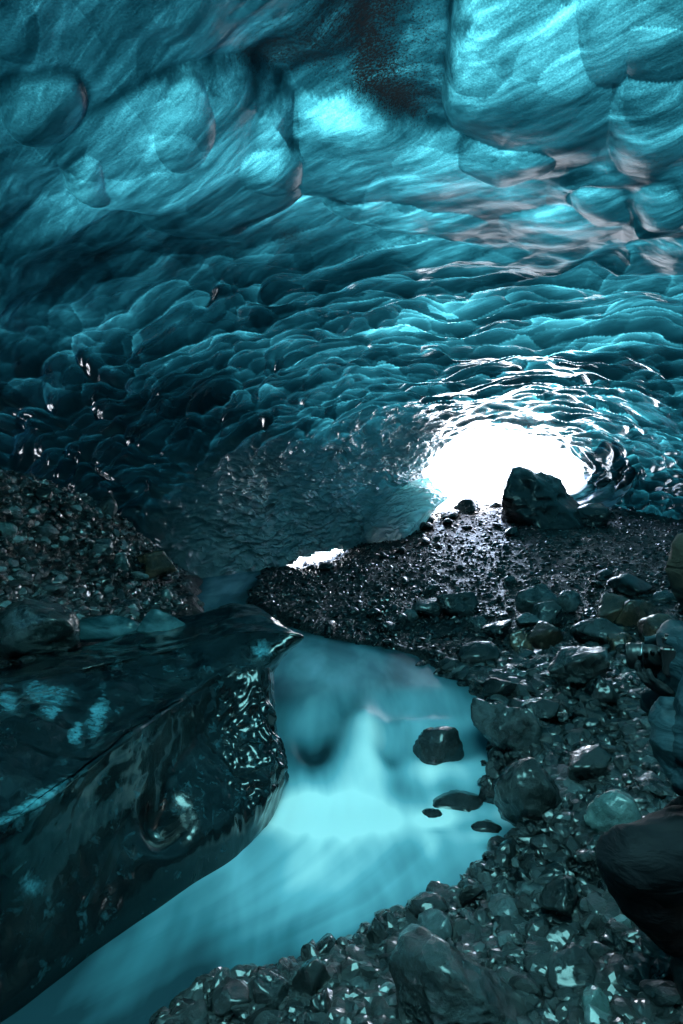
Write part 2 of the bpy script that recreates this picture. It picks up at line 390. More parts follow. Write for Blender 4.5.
foam = foam-.26*sst(2.9, 1.9, YW)-.25*sst(.3, 0, np.minimum(XW-xL(YW), xR(YW)-XW))+.1*blob(-.3, 5.2, .6, .9)+.2*blob(-2.1, 10.5, .6, 2)
o = mesh_obj('river', np.stack([XW.ravel(), YW.ravel(), ZW.ravel()], 1), grid_faces(len(ts), len(ys))[:, ::-1].copy(), M_WATER, attrs={'foam': foam.ravel()})
tag(o, kind='structure')

# ------------------------------------------------------------------ ice vault
CYs = [-7, -3, 0, 3, 6, 8, 9.5, 11, 12.5, 14, 15, 16, 17.5]
CL = [-2.4, -3.4, -4, -4.6, -5.0, -4.9, -4.4, -3.1, -1.7, -.2, .75, 1.9, 2.1]
CR = [2.4, 3.6, 4.3, 5.2, 6.4, 7.3, 7.9, 8.4, 8.6, 8.4, 8.0, 7.3, 7.4]
CB = [2.0, 2.6, 3.0, 3.25, 3.4, 3.25, 3.1, 2.95, 2.85, 2.8, 2.75, 2.78, 2.8]
def smooth_i(y, tab):
    k = np.linspace(-.7, .7, 5); return sum(np.interp(y+d, CYs, tab) for d in k)/5
def fcave(x, y, z):
    l, r, b = smooth_i(y, CL), smooth_i(y, CR), smooth_i(y, CB)
    c = (l+r)/2; a = (r-l)/2
    z0 = .85
    zz = np.where(z > z0, (z-z0)/b, (z0-z)/3.0)
    e = 2.15
    return (np.abs(x-c)/a)**e+zz**e
az = axis([(-180, -66, 3), (-66, -44, .5), (-44, -34, .25), (-34, 34, .1), (34, 44, .25), (44, 66, .5), (66, 180, 3)])
el = axis([(-14, -9, 1), (-9, -5, .25), (-5, 1, .1), (1, 23, .055), (23, 43, .1), (43, 52, .25), (52, 70, .6), (70, 88, 2)])
A, E = np.meshgrid(np.radians(az), np.radians(el), indexing='ij')
D = np.stack([np.sin(A)*np.cos(E), np.cos(A)*np.cos(E), np.sin(E)], -1).reshape(-1, 3)
lo = np.full(len(D), .5); hi = lo.copy(); alive = np.ones(len(D), bool)
for st in np.arange(.5, 26, .25):
    p = D*st; inside = (fcave(p[:, 0], p[:, 1], p[:, 2]+CZ) < 1) & (p[:, 1] < 17.4) & (p[:, 1] > -6.5)
    alive &= inside; lo = np.where(alive, st, lo)
hi = lo+.25
for _ in range(14):
    mid = (lo+hi)/2; p = D*mid[:, None]; inside = (fcave(p[:, 0], p[:, 1], p[:, 2]+CZ) < 1) & (p[:, 1] < 17.4) & (p[:, 1] > -6.5)
    lo = np.where(inside, mid, lo); hi = np.where(inside, hi, mid)
V = D*lo[:, None]; V[:, 2] += CZ
def grad(V):
    e = .02; g = np.stack([fcave(V[:, 0]+e, V[:, 1], V[:, 2])-fcave(V[:, 0]-e, V[:, 1], V[:, 2]), fcave(V[:, 0], V[:, 1]+e, V[:, 2])-fcave(V[:, 0], V[:, 1]-e, V[:, 2]), fcave(V[:, 0], V[:, 1], V[:, 2]+e)-fcave(V[:, 0], V[:, 1], V[:, 2]-e)], 1)
    return -g/np.linalg.norm(g, axis=1, keepdims=True)
N = grad(V)                                  # points into the cave
x, y, z = V.T
ysafe = np.maximum(y, .3)
pu = np.where(y > .3, CX+F*x/ysafe, np.sign(x)*9999); pv = np.where(y > .3, CY-F*(z-CZ)/ysafe, -9999)
warp = np.stack([fbm(V*.55, 3, 101), fbm(V*.55, 3, 202), fbm(V*.55, 3, 303)], 1)
rot = np.array(Matrix.Rotation(R(22), 3, 'Z'))
def cells(sc, stretch, seed, w=.45):
    q = ((V+warp*w) @ rot.T)/np.array(stretch)/sc
    return voro(q, seed)
disp = .28*fbm(V*.45, 4, 11)
relief_shade = np.zeros(len(V))  # painted shading of cells, rims, folds and lobes, summed into the ice depth
# large pillows overhead, medium shells in the middle, small scallops on the side wall
wallness = sst(10, 12.5, y)*sst(460, 330, pu)*sst(3.1, 2.2, z)
wallness = np.clip(wallness+sst(11.5, 14, y)*sst(470, 400, pu), 0, 1)
near = sst(8.2, 5.0, y); mid = sst(5.0, 7.5, y)*(1-wallness)
def shells(sc, stretch, seed, w, k, tilt):
    q = ((V+warp*w) @ rot.T)/np.array(stretch)/sc
    return shell(q, seed, k, tilt)
def hard(sc, stretch, seed, w, wv=None):
    """crisp cells: distance profile, crest line, position along the flow inside the cell, random value"""
    q = ((V+(warp if wv is None else wv)*w) @ rot.T)/np.array(stretch)/sc
    i = np.floor(q).astype(np.int64); f1 = np.full(len(q), 9.); f2 = f1.copy(); tl = np.zeros(len(q)); hid = np.zeros(len(q))
    for a in (-1, 0, 1):
        for b in (-1, 0, 1):
            for c in (-1, 0, 1):
                X_, Y_, Z_ = i[:, 0]+a, i[:, 1]+b, i[:, 2]+c
                dx = q[:, 0]-(X_+.5+.85*(_h(X_, Y_, Z_, seed)-.5)); dy = q[:, 1]-(Y_+.5+.85*(_h(X_, Y_, Z_, seed+1)-.5)); dz = q[:, 2]-(Z_+.5+.85*(_h(X_, Y_, Z_, seed+2)-.5))
                d = dx*dx+dy*dy+dz*dz; m = d < f1
                f2 = np.where(m, f1, np.minimum(f2, d)); tl = np.where(m, dy-.5*dz, tl); hid = np.where(m, _h(X_, Y_, Z_, seed+3), hid); f1 = np.where(m, d, f1)
    g_ = np.sqrt(f2)-np.sqrt(f1); f1 = f1-np.log1p(np.exp(-(f2-f1)*11))/11
    return np.clip(f1, 0, 1.2), np.exp(-g_/.09)*(.12+.88*sst(.05, -.35, tl)), tl, hid
w2 = np.stack([fbm(V*1.3, 2, 111), fbm(V*1.3, 2, 222), fbm(V*1.3, 2, 333)], 1)
f_, cr_, tl, hid = hard(1.05, (1.7, 1.0, .7), 1, .75)
disp += near*(-.24*f_); relief_shade += near*(.55*cr_+.8*tl+.7*(hid-.5)+.35*f_)
f_, cr_, tl, hid = hard(.55, (2.9, .85, .5), 5, .45, warp+.45*w2)
midn = mid+.25*near
disp += midn*.2*f_; lowf = fbm(V*.42, 3, 505); relief_shade += 1.5*lowf+.5*mid
relief_shade += midn*(2.2*tl-1.2*cr_+1.0*(hid-.5)-.4*f_)  # paints a bright near rim and a darker far side on each shell
f_, cr_, tl, hid = hard(.27, (2.3, 1.0, .55), 9, .3, w2+.5*warp)
disp += mid*(.09*f_); relief_shade += mid*(1.1*tl-.7*cr_+.8*(hid-.5)+.3)
f_, cr_, tl, hid = hard(.2, (2.2, 1.9, .55), 13, .35, w2)
disp += wallness*(.2*f_+.05*tl); relief_shade += wallness*(.8*(hid-.5)-.9*cr_+.9*tl+.5)
disp += .018*fbm(V*np.array([3, 5, 5]), 4, 55)
pu0, pv0 = pu, pv
pu = pu+16*fbm(V*1.5, 3, 401)*(y > .3); pv = pv+16*fbm(V*1.5, 3, 402)*(y > .3)
# named lobes (ellipses on the vault, given where they are seen)
def lobe(u0, v0, ru, rv, ang, amp, hard=.62):
    c, s = math.cos(R(ang)), math.sin(R(ang)); du, dv = pu-u0, pv-v0
    q = ((du*c+dv*s)/ru)**2+((-du*s+dv*c)/rv)**2
    return amp*np.clip(1-q, 0, 1)**hard
Ls = [(190, 160, 125, 78, 8, .38), (180, 131, 38, 51, 14, .5), (95, 176, 21, 36, 5, .4), (262, 165, 46, 26, 10, .45), (45, 115, 34, 40, 30, .3),
      (540, 85, 92, 98, -12, .45), (512, 146, 62, 26, -4, .55), (505, 90, 60, 62, 40, .44), (655, 110, 52, 62, 25, .46), (665, 30, 60, 50, 0, .35), (604, 195, 30, 24, 20, .38), (660, 195, 32, 28, 0, .42), (425, 175, 165, 55, 6, .36), (560, 215, 80, 26, 3, .36), (420, 215, 90, 20, 0, .36), (600, 35, 50, 60, 30, .36)]
lob = np.zeros(len(V)); crease = np.zeros(len(V)); lgr = np.zeros(len(V))
for Lb in Ls:
    h_ = .3*lobe(*Lb); c_, s_ = math.cos(R(Lb[4])), math.sin(R(Lb[4])); du, dv = pu-Lb[0], pv-Lb[1]
    q_ = np.sqrt(((du*c_+dv*s_)/Lb[2])**2+((-du*s_+dv*c_)/Lb[3])**2)
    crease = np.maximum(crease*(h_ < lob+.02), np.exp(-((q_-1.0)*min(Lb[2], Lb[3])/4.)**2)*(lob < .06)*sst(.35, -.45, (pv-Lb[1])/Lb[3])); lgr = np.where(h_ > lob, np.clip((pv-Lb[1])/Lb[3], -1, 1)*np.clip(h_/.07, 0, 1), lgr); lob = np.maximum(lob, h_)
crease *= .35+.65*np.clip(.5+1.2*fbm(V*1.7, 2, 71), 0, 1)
lf = np.clip(lob/.06, 0, 1)
rr_ = np.hypot((pu-535)/1.0, (pv-468)/.62); sw = sst(52, 62, rr_)*sst(125, 95, rr_)*sst(560, 590, pu)*sst(440, 470, pv)*(y > 9)
fold = .5+.5*np.sin(rr_*.42+2.*fbm(V*1.2, 3, 66)); disp += sw*.16*fold; relief_shade += sw*(-.9*fold)
disp = disp*(1-.6*lf)+lob
relief_shade += 1.5*lgr-lob*.6  # lobes painted brighter at the top, shaded towards the bottom
# dirty hollow between the lobes
hol = np.maximum(np.maximum(np.maximum(lobe(335, 62, 150, 48, -16, .9, 1), lobe(395, 95, 75, 42, -8, 1.1, 1)), lobe(360, 75, 120, 42, -14, 1, 1), lobe(420, 115, 60, 30, -5, 1, 1)), .9*lobe(300, 100, 90, 28, 10, 1, 1))
disp -= .1*hol*(1-lf)
dirt = hol*1.5*(1-.8*lf)
for d_ in ((165, 270, 60, 22, 5, .9), (300, 235, 120, 22, 8, .55), (640, 150, 90, 22, -10, .5), (95, 190, 22, 30, 0, .6), (160, 215, 60, 20, 15, .6), (600, 365, 140, 14, -9, .75), (230, 250, 50, 14, 0, .6)):
    dirt = np.maximum(dirt, lobe(*d_[:5], d_[5], 1))
dirt *= .7+.5*fbm(V*2.2, 4, 91)
# glacier thickness, with light and dark zones of the vault painted in: thin over the near right, thick over the bank, the side wall and the far right foot
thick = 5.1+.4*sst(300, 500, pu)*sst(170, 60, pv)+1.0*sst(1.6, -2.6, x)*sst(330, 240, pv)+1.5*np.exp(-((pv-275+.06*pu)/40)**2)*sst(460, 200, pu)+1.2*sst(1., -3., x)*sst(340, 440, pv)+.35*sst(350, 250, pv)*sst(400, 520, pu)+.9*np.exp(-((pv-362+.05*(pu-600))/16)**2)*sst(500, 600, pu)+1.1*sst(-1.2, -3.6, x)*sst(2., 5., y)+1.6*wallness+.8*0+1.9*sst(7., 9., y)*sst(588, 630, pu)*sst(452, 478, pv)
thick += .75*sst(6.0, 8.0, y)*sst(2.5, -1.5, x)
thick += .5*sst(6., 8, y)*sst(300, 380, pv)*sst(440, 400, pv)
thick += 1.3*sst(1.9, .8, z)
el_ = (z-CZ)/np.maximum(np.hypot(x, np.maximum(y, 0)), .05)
thick -= 6.6*sst(.92, 1.45, el_)*sst(-.7, .4, y)*sst(2.3, .9, np.abs(x-.3))  # unseen bright patch of thin ice overhead, added to light the foreground
thick -= 4.*sst(-.75, -1.1, x/np.maximum(y, .3))*sst(1.2, 2.4, y)*sst(7., 4.5, y)*sst(1.6, 2.6, z)   # unseen thin-ice window in the left flank, added to side-light bank and slab
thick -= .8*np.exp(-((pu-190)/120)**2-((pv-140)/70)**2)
# brighter vault around the mouth, glow painted as thinner ice
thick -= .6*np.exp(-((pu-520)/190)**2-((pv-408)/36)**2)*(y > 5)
depth_shade = thick+1.0*relief_shade+hol*1.3+1.7*crease  # crease paints dark shade lines along the upper lobe edges
edge = sst(16.7, 17.2, y)
V2 = V+N*np.where(y < 17, disp, 0)[:, None]
F4 = grid_faces(len(az), len(el))
yc = V2[F4][:, :, 1].mean(1)
F4 = F4[yc < 16.6]
# a slit under the side wall where daylight comes in low
ctr = V2[F4].mean(1); cu = CX+F*ctr[:, 0]/np.maximum(ctr[:, 1], .3); cv = CY-F*(ctr[:, 2]-CZ)/np.maximum(ctr[:, 1], .3)
slit = (ctr[:, 1] > 8) & (cu > 286) & (cu < 388) & (cv > 550+((cu-340)/48)**2*10+1.5*np.sin(cu*.37)-(cu-340)*.05)
F4 = F4[~slit]
a_, b_ = snow_patch(); zsn = ground(a_, b_, False)+.02
out_ = fcave(a_.ravel(), b_.ravel(), zsn.ravel()+.3) > 1.06
zsn = zsn.ravel()+np.where(out_, .06+.05*fbm(np.c_[a_.ravel(), b_.ravel(), 0*a_.ravel()], 3, 4), -.4)
o = mesh_obj('snow_bank', np.stack([a_.ravel(), b_.ravel(), zsn], 1), grid_faces(90, 50)[:, ::-1].copy(), M_SNOW); tag(o, kind='structure')
o = mesh_obj('ceiling', V2, F4[:, ::-1].copy(), M_CEIL, attrs={'ice_depth_shade': depth_shade, 'dirt': dirt, 'streak': .28+.72*near*(1-.5*wallness), 'wall': wallness})
tag(o, kind='structure')

# ------------------------------------------------------------------ foreground slab of clear ice
SL = [
 [(-400, 640, 3.4), (-150, 668, 3.6), (0, 668, 4.1), (100, 640, 4.4), (190, 618, 4.9), (240, 606, 5.0), (282, 626, 4.5), (288, 634, 4.5)],
 [(-400, 690, 2.4), (-150, 700, 2.6), (0, 688, 3.1), (100, 665, 3.5), (190, 646, 3.9), (245, 632, 4.0), (299, 637, 3.95), (292, 640, 4.4)],
 [(-400, 800, 1.7), (-150, 770, 2.0), (0, 735, 2.5), (80, 722, 2.85), (150, 705, 3.2), (222, 668, 3.65), (281, 653, 3.9), (276, 660, 4.4)],
 [(-400, 930, 1.42), (-150, 880, 1.66), (0, 825, 2.0), (65, 785, 2.32), (135, 733, 2.76), (205, 688, 3.5), (268, 668, 3.8), (264, 690, 4.4)],
 [(-400, 1010, 1.6), (-150, 960, 1.78), (0, 900, 2.1), (80, 848, 2.42), (150, 795, 2.78), (215, 735, 3.4), (270, 720, 3.62), (268, 740, 4.4)],
 [(-400, 1090, 1.6), (-150, 1040, 1.76), (0, 965, 2.07), (95, 900, 2.4), (175, 845, 2.7), (240, 800, 3.08), (284, 775, 3.42), (280, 770, 4.4)],
 [(-400, 1150, 1.6), (-150, 1100, 1.75), (0, 1022, 2.02), (100, 946, 2.36), (190, 885, 2.74), (240, 845, 3.0), (283, 790, 3.5), (282, 780, 4.4)],
 [(-400, 1230, 1.65), (-150, 1180, 1.8), (0, 1085, 2.05), (100, 1005, 2.4), (190, 935, 2.8), (240, 890, 3.1), (280, 825, 3.6), (282, 800, 4.4)]]
C = np.array([[P(*q) for q in row] for row in SL])
def cr(P_, n):
    k = len(P_); t = np.linspace(0, k-1, n); i = np.minimum(t.astype(int), k-2); f = (t-i).reshape((-1,)+(1,)*(P_.ndim-1))
    g_ = lambda j: P_[np.clip(j, 0, k-1)]
    a, b, c, d = g_(i-1), g_(i), g_(i+1), g_(i+2)
    return .5*((2*b)+(-a+c)*f+(2*a-5*b+4*c-d)*f**2+(-a+3*b-3*c+d)*f**3)
def lr(a, b, t): return C[a]*(1-t)+C[b]*t
C = np.array([C[0], lr(0, 1, .88), C[1], lr(1, 2, .1), C[2], lr(2, 3, .88), C[3], lr(3, 4, .1), C[4], C[5], C[6], C[7]])
NS, NT_ = 330, 380
G = cr(C, NS); G = cr(np.swapaxes(G, 0, 1), NT_); G = np.swapaxes(G, 0, 1)      # (NS, NT_, 3)
dS = np.gradient(G, axis=0); dT = np.gradient(G, axis=1); nrm = np.cross(dS, dT); nrm /= np.linalg.norm(nrm, axis=2, keepdims=True)+1e-9
if nrm[60, 150] @ np.array([0, -1, .4]) < 0: nrm = -nrm
Gf = G.reshape(-1, 3); nf = nrm.reshape(-1, 3)
tS = np.repeat(np.interp(np.linspace(0, 11, NS), np.arange(12), [0, .88, 1, 1.1, 2, 2.88, 3, 3.1, 4, 5, 6, 7]), NT_); tT = np.tile(np.linspace(0, 7, NT_), NS)
und = sst(3.0, 4.2, tS); endf = sst(4.6, 5.3, tT)*sst(2.9, 3.6, tS)
q = Gf*np.array([1, 1, .45])+.12*np.stack([fbm(Gf*2, 3, 1), fbm(Gf*2, 3, 2), fbm(Gf*2, 3, 3)], 1)
f1, f2, hid = voro(q*9.5, 21)
f1b, _, _ = voro((Gf+.1*fbm(Gf*3, 2, 8)[:, None])*3.2, 27)
dd = (.05-.02*und)*fbm(Gf*1.6, 3, 6)+.012*fbm(Gf*7, 3, 14)*(1-.85*und*(1-endf))
rp = (Gf+.1*np.stack([fbm(Gf*3, 3, 1), fbm(Gf*3, 3, 2), fbm(Gf*3, 3, 3)], 1)) @ np.array(Matrix.Rotation(R(-14), 3, 'Y')).T
r1_ = fbm(rp*np.array([17, 17, 3.]), 2, 41); r2_ = fbm(rp*np.array([30, 30, 6.]), 2, 43)
dd += (endf*(.04*r1_+.014*r2_)+und*(1-endf)*.003*r2_)*sst(6.0, 5.2, tS)
dd += (1-und)*(.03*(.45-f1b)+.012*(1-2*np.abs(fbm(Gf*np.array([2., 2, 5])+4, 3, 45))))
hole = np.exp(-((tS-4.55)/.42)**2-((tT-4.05)/.22)**2); dd -= .16*hole
Gd = Gf+nf*dd[:, None]
back = C[0][::-1].copy()
su, sv_ = CX+F*Gd[:, 0]/Gd[:, 1], CY-F*(Gd[:, 2]-CZ)/Gd[:, 1]
cl_ = np.zeros(len(Gd))
for (u0, v0, ru, rv, an) in ((45, 694, 26, 11, 10), (50, 710, 11, 9, 0), (98, 716, 9, 22, 15), (76, 733, 8, 11, 20), (32, 806, 46, 8, -32), (30, 884, 14, 11, 0), (8, 700, 10, 10, 0), (262, 650, 9, 8, 0)):
    c_, s_ = math.cos(R(an)), math.sin(R(an)); du, dv = su-u0, sv_-v0
    cl_ = np.maximum(cl_, np.exp(-(((du*c_+dv*s_)/ru)**2+((-du*s_+dv*c_)/rv)**2)))
o = mesh_obj('ice_slab', Gd, grid_faces(NS, NT_), M_SLAB, attrs={'cloudy': cl_})
tag(o, 'large slab of dark clear ice with rippled overhanging edge beside the stream', 'ice slab')
slab = o
def solid_fill(o, thick):
    m = o.modifiers.new('solid', 'SOLIDIFY'); m.thickness = thick; m.offset = -1
# ------------------------------------------------------------------ rocks
def ico(n):
    import bmesh
    bm = bmesh.new(); bmesh.ops.create_icosphere(bm, subdivisions=n, radius=1)
    v = np.array([w.co for w in bm.verts]); bm.verts.ensure_lookup_table(); f = np.array([[w.index for w in q.verts] for q in bm.faces]); bm.free(); return v, f
ICO = {k: ico(k) for k in (1, 2, 3, 4, 5)}
def rock_shape(seed, sub, npl=11, soft=.05, rough=.05, roundness=.2):
    r_ = np.random.RandomState(seed); d, f = ICO[sub]
    nl = r_.normal(size=(npl, 3)); nl /= np.linalg.norm(nl, axis=1, keepdims=True); h = r_.uniform(.5, .95, npl)
    c = d @ nl.T; rr = np.where(c > .05, h/np.maximum(c, .05), 9)
    k = 1/soft; r1 = -np.log(np.exp(-k*rr).sum(1)+np.exp(-k*1.25))/k
    r1 = r1*(1-roundness)+.8*roundness
    r1 = r1+rough*2*fbm(d*1.6+seed*3.1, 3, seed)+rough*1.2*fbm(d*4+seed, 4, seed+5)+(rough*1.6*np.abs(fbm(d*6+seed, 4, seed+8)) if sub > 3 else 0)
    return d*r1[:, None], f
def pebble_bank(n_var, sub, seed, rnds=.45):
    return [rock_shape(seed+i, sub, 7, .03, .05, rnds*.6 if i % 4 == 0 else .03)[0] for i in range(n_var)], ICO[sub][1]
def rot_mats(n, r_):
    a = r_.uniform(0, 2*np.pi, n); tx = r_.normal(0, .35, n); ty = r_.normal(0, .35, n)
    ca, sa = np.cos(a), np.sin(a); Z0 = np.zeros(n); O = np.ones(n)
    Rz = np.stack([np.stack([ca, -sa, Z0], 1), np.stack([sa, ca, Z0], 1), np.stack([Z0, Z0, O], 1)], 1)
    cx, sx_ = np.cos(tx), np.sin(tx); Rx = np.stack([np.stack([O, Z0, Z0], 1), np.stack([Z0, cx, -sx_], 1), np.stack([Z0, sx_, cx], 1)], 1)
    cy, sy_ = np.cos(ty), np.sin(ty); Ry = np.stack([np.stack([cy, Z0, sy_], 1), np.stack([Z0, O, Z0], 1), np.stack([-sy_, Z0, cy], 1)], 1)
    return Rx @ Ry @ Rz
def gravel(name, label, pts, sizes, seed, sub=2, flat=.65, pale=0., smooth=False, mat=None):
    r_ = np.random.RandomState(seed); vars_, f = pebble_bank(14, sub, seed*100); n = len(pts); k = len(vars_[0])
    which = r_.randint(0, 14, n); base = np.array(vars_)[which]
    sc = sizes[:, None]*np.stack([r_.uniform(.8, 1.3, n), r_.uniform(.7, 1.1, n), r_.uniform(.75, 1.1, n)*flat], 1)*.62
    vv = np.einsum('nij,nkj->nki', rot_mats(n, r_), base*sc[:, None, :])+pts[:, None, :]
    ff = (f[None]+(np.arange(n)*k)[:, None, None]).reshape(-1, 3)
    st = np.repeat(np.clip(r_.beta(1.6, 2.2, n)+pale*r_.uniform(0, 1, n), 0, 1), k)
    px = vv.reshape(-1, 3)
    rust = np.repeat(np.clip(np.exp(-((pts[:, 0]-3.3)/1.5)**2-((pts[:, 1]-6.6)/1.5)**2)*1.2*r_.uniform(.2, 1, n), 0, 1), k)
    o = mesh_obj(name, px, ff, mat or M_GRAVEL, smooth=smooth, attrs={'stone': st, 'rust': rust}); tag(o, label, 'gravel', kind='stuff'); return o
def scatter(n, sampler, cond, seed):
    r_ = np.random.RandomState(seed); out = np.zeros((0, 2))
    while len(out) < n:
        c = sampler(r_, n*2); out = np.r_[out, c[cond(c[:, 0], c[:, 1], r_)]]
    return out[:n]
def polar(u0, u1, y0, y1, k=1.):
    def s_(r_, n):
        yv = y0*(y1/y0)**(r_.uniform(0, 1, n)**k); uu = r_.uniform(u0, u1, n); return np.c_[(uu-CX)/F*yv, yv]
    return s_
def onland(x, y, r_): return (x > xR(y)-.02) | (x < xL(y)-.1)
def patchy(x, y, r_): return right(x, y, r_) & (r_.uniform(0, 1, len(x)) < .25+1.1*sst(-.25, .25, fbm(np.c_[x, y, 0*x]*1.3, 3, 17)))
def right(x, y, r_): return (x > xR(y)-.06+.1*r_.normal(size=len(x))) & (y < 17)
# fine grit on the near right shore
xy = scatter(26000, polar(160, 820, 1.55, 5.2, 1.0), patchy, 1)
n = len(xy); r_ = np.random.RandomState(3); sz = (.007+.075*r_.uniform(0, 1, n)**4.)*np.interp(xy[:, 1], [1.5, 2.5, 5], [1., 1.25, 1.9])
pz = np.c_[xy, ground(xy[:, 0], xy[:, 1])+sz*.12]; big = sz > .026
gravel('gravel', 'fine dark wet gravel covering the shore on the right of the stream', pz[~big], sz[~big], 4)
gravel('gravel', 'coarse wet stones strewn over the fine gravel of the near right shore', pz[big], sz[big], 44, 3, .65, 0., False, M_STONES)
xy = scatter(17000, polar(150, 800, 5.0, 16.5, .9), right, 2)
n = len(xy); sz = (.018+.05*r_.uniform(0, 1, n)**2.6)*np.interp(xy[:, 1], [5, 9, 16], [1., 1.2, 1.7])
gravel('gravel', 'dark gravel floor rising from the stream to the bright cave mouth', np.c_[xy, ground(xy[:, 0], xy[:, 1])+sz*.1], sz, 5, 1)
xy = scatter(15000, polar(-260, 260, 3.4, 10.5, .8), lambda x, y, q: (bank_s(x, y) > -.5+.2*q.normal(size=len(x))) & (x < xL(y)-.2), 3)
n = len(xy); sz = (.028+.1*np.random.RandomState(8).uniform(0, 1, n)**2.2)
gravel('gravel', 'loose grey gravel on the steep bank left of the stream', np.c_[xy, ground(xy[:, 0], xy[:, 1])+sz*.15], sz, 6, 2, .7, .4, False, M_STONES)

ROCKS = []
def place_rock(u, v, w, hh, label, mat=M_ROCK, seed=None, sink=.25, deep=.9, name='boulder', cat='boulder', group=None, sub=4, rn=.05, npl=11, tilt=None, pos=None):
    """u,v: where its foot is seen; w,hh: width and height in picture pixels at that distance"""
    if sub == 5 and mat is M_ROCK and v < 1040 and 'mound' not in label: mat = M_ROCKMID
    p0 = hit(u, v) if pos is None else np.array(pos); s = p0[1]/F; W_, H_ = w*s, hh*s
    sd = seed if seed is not None else int(u*7+v*13)
    vv, f = rock_shape(sd, sub, npl, .03, .05, rn)
    ext = vv.max(0)-vv.min(0); vv = (vv-(vv.max(0)+vv.min(0))/2)/ext
    H2 = H_*(1+sink)
    vv = vv*np.array([W_, W_*deep, H2])
    if tilt: vv = vv @ np.array(Matrix.Rotation(R(tilt), 3, 'Y')).T
    o = mesh_obj(name, vv, f, mat)
    o.location = (p0[0], p0[1]+W_*deep*.3, p0[2]+H2*.5-H_*sink-(.025 if xL(p0[1]) < p0[0] < xR(p0[1]) and p0[1] < 8 else 0))
    tag(o, label, cat, group); ROCKS.append((o.location.x, o.location.y, W_*.5)); return o
B = place_rock
B(462, 1034, 140, 72, 'largest wet boulder in the near shore, broad with a sloping lit top', sub=5, seed=19, deep=.8, npl=9, rn=0.)
B(533, 822, 66, 58, 'rounded steep boulder standing on the shore beside the foot of the cascade', sub=5, seed=23, rn=.5)
B(512, 755, 68, 52, 'dark angular boulder at the right end of the cascade lip', sub=5, seed=31)
B(440, 766, 54, 38, 'blunt boulder standing in the stream with water curling round it', sub=4, seed=49, rn=.5, sink=.5)
B(384, 728, 34, 8, 'dark rock almost drowned under the milky water of the upper pool', sub=4, seed=43, rn=.6, sink=1.5)
B(460, 816, 56, 20, 'long low flat rock lying in the pool below the cascade', sub=4, seed=44, rn=.4)
B(434, 826, 30, 16, 'small rounded rock in the water just left of the long flat rock', seed=45, rn=.6)
B(488, 838, 36, 17, 'low smooth rock at the water edge below the rounded steep boulder', seed=46, rn=.5)
B(494, 806, 28, 30, 'upright pointed dark rock wedged left of the rounded steep boulder', seed=47)
B(582, 694, 62, 44, 'black angular boulder with a pale flat top in mid shore', sub=5, seed=51)
B(606, 706, 34, 28, 'small dark boulder leaning on the right side of the black angular boulder', seed=52)
B(540, 614, 46, 30, 'largest pale grey boulder of the cluster on the far shore', M_ROCKPALE, seed=53)
B(571, 613, 26, 22, 'egg shaped grey stone at the right of the pale boulder cluster', M_ROCKPALE, seed=54, rn=.6)
B(552, 626, 30, 24, 'squat pale stone in front of the pale boulder cluster', M_ROCKPALE, seed=55)
B(458, 616, 42, 24, 'black wedge shaped rock standing alone near the far water edge', seed=56)
B(430, 618, 36, 18, 'low grey rock beside the black wedge shaped rock', M_ROCKPALE, seed=57)
B(410, 622, 16, 13, 'little pale pebble like rock at the far water edge', M_ROCKPALE, seed=58, rn=.6)
B(618, 622, 40, 26, 'tilted brown topped block on the far right shore', M_ROCKBROWN, seed=59)
B(607, 650, 52, 28, 'pale wedge slab tipped up behind the black angular boulder', M_ROCKPALE, seed=60, npl=7, rn=.1)
B(548, 648, 34, 24, 'brownish block between the pale cluster and the black boulder', M_ROCKBROWN, seed=61)
B(522, 656, 24, 26, 'upright brown stone left of the brownish block', M_ROCKBROWN, seed=62)
B(480, 668, 44, 24, 'dark flat topped rock where the upper pool meets the shore', seed=63)
B(505, 700, 40, 20, 'shiny rock at the pool edge with a bright wet top', seed=64)
B(545, 722, 42, 20, 'grey low rock above the angular cascade boulder', seed=65)
B(592, 784, 46, 34, 'broad dark rock on the gravel right of the rounded steep boulder', seed=66)
B(620, 838, 54, 40, 'pale turquoise boulder tucked behind the crouching knee', M_TURQ, seed=67, rn=.5)
B(430, 922, 42, 20, 'black smooth oval rock half out of the water in the near shore', seed=68, rn=.6)
B(378, 952, 24, 28, 'dark knobbly rock standing at the near water edge', seed=69)
B(436, 952, 36, 30, 'lit grey rock behind the largest wet boulder', M_ROCKPALE, seed=70)
B(563, 925, 40, 36, 'black triangular wedge rock on fine gravel', seed=71, npl=7, rn=.05)
B(575, 996, 52, 30, 'flat shiny slab rock between the largest boulder and the right edge', seed=72, rn=.3)
B(600, 1022, 34, 28, 'rounded turquoise stone at the bottom of the picture', M_TURQ, seed=73, rn=.6)
B(592, 984, 18, 13, 'tiny pale stone beside the flat shiny slab rock', M_TURQ, seed=74, rn=.6)
B(226, 1018, 50, 24, 'low dark rock at the bottom edge lapped by the stream', seed=75, rn=.4)
B(270, 1016, 36, 34, 'knobbly black rock in the row along the near water edge', seed=76)
B(310, 1006, 38, 40, 'tallest black rock in the row along the near water edge', seed=77)
B(320, 1026, 24, 24, 'small squared rock in front of the tallest black rock', seed=78)
B(640, 626, 44, 26, 'brown rock in the rusty patch at the far right', M_ROCKBROWN, seed=80)
B(668, 646, 40, 30, 'brown grey rock at the right edge behind the camera lens', M_ROCKBROWN, seed=81)
B(625, 655, 24, 20, 'small rusty stone right of the pale wedge slab', M_ROCKBROWN, seed=82)
B(640, 596, 46, 20, 'dark ledge rock in the far shadowed floor', seed=83)
B(530, 628, 26, 14, 'grey chip in front of the largest pale boulder', M_ROCKPALE, seed=84)
B(500, 640, 34, 18, 'dark block between the wedge rock and the brown stones', seed=85)
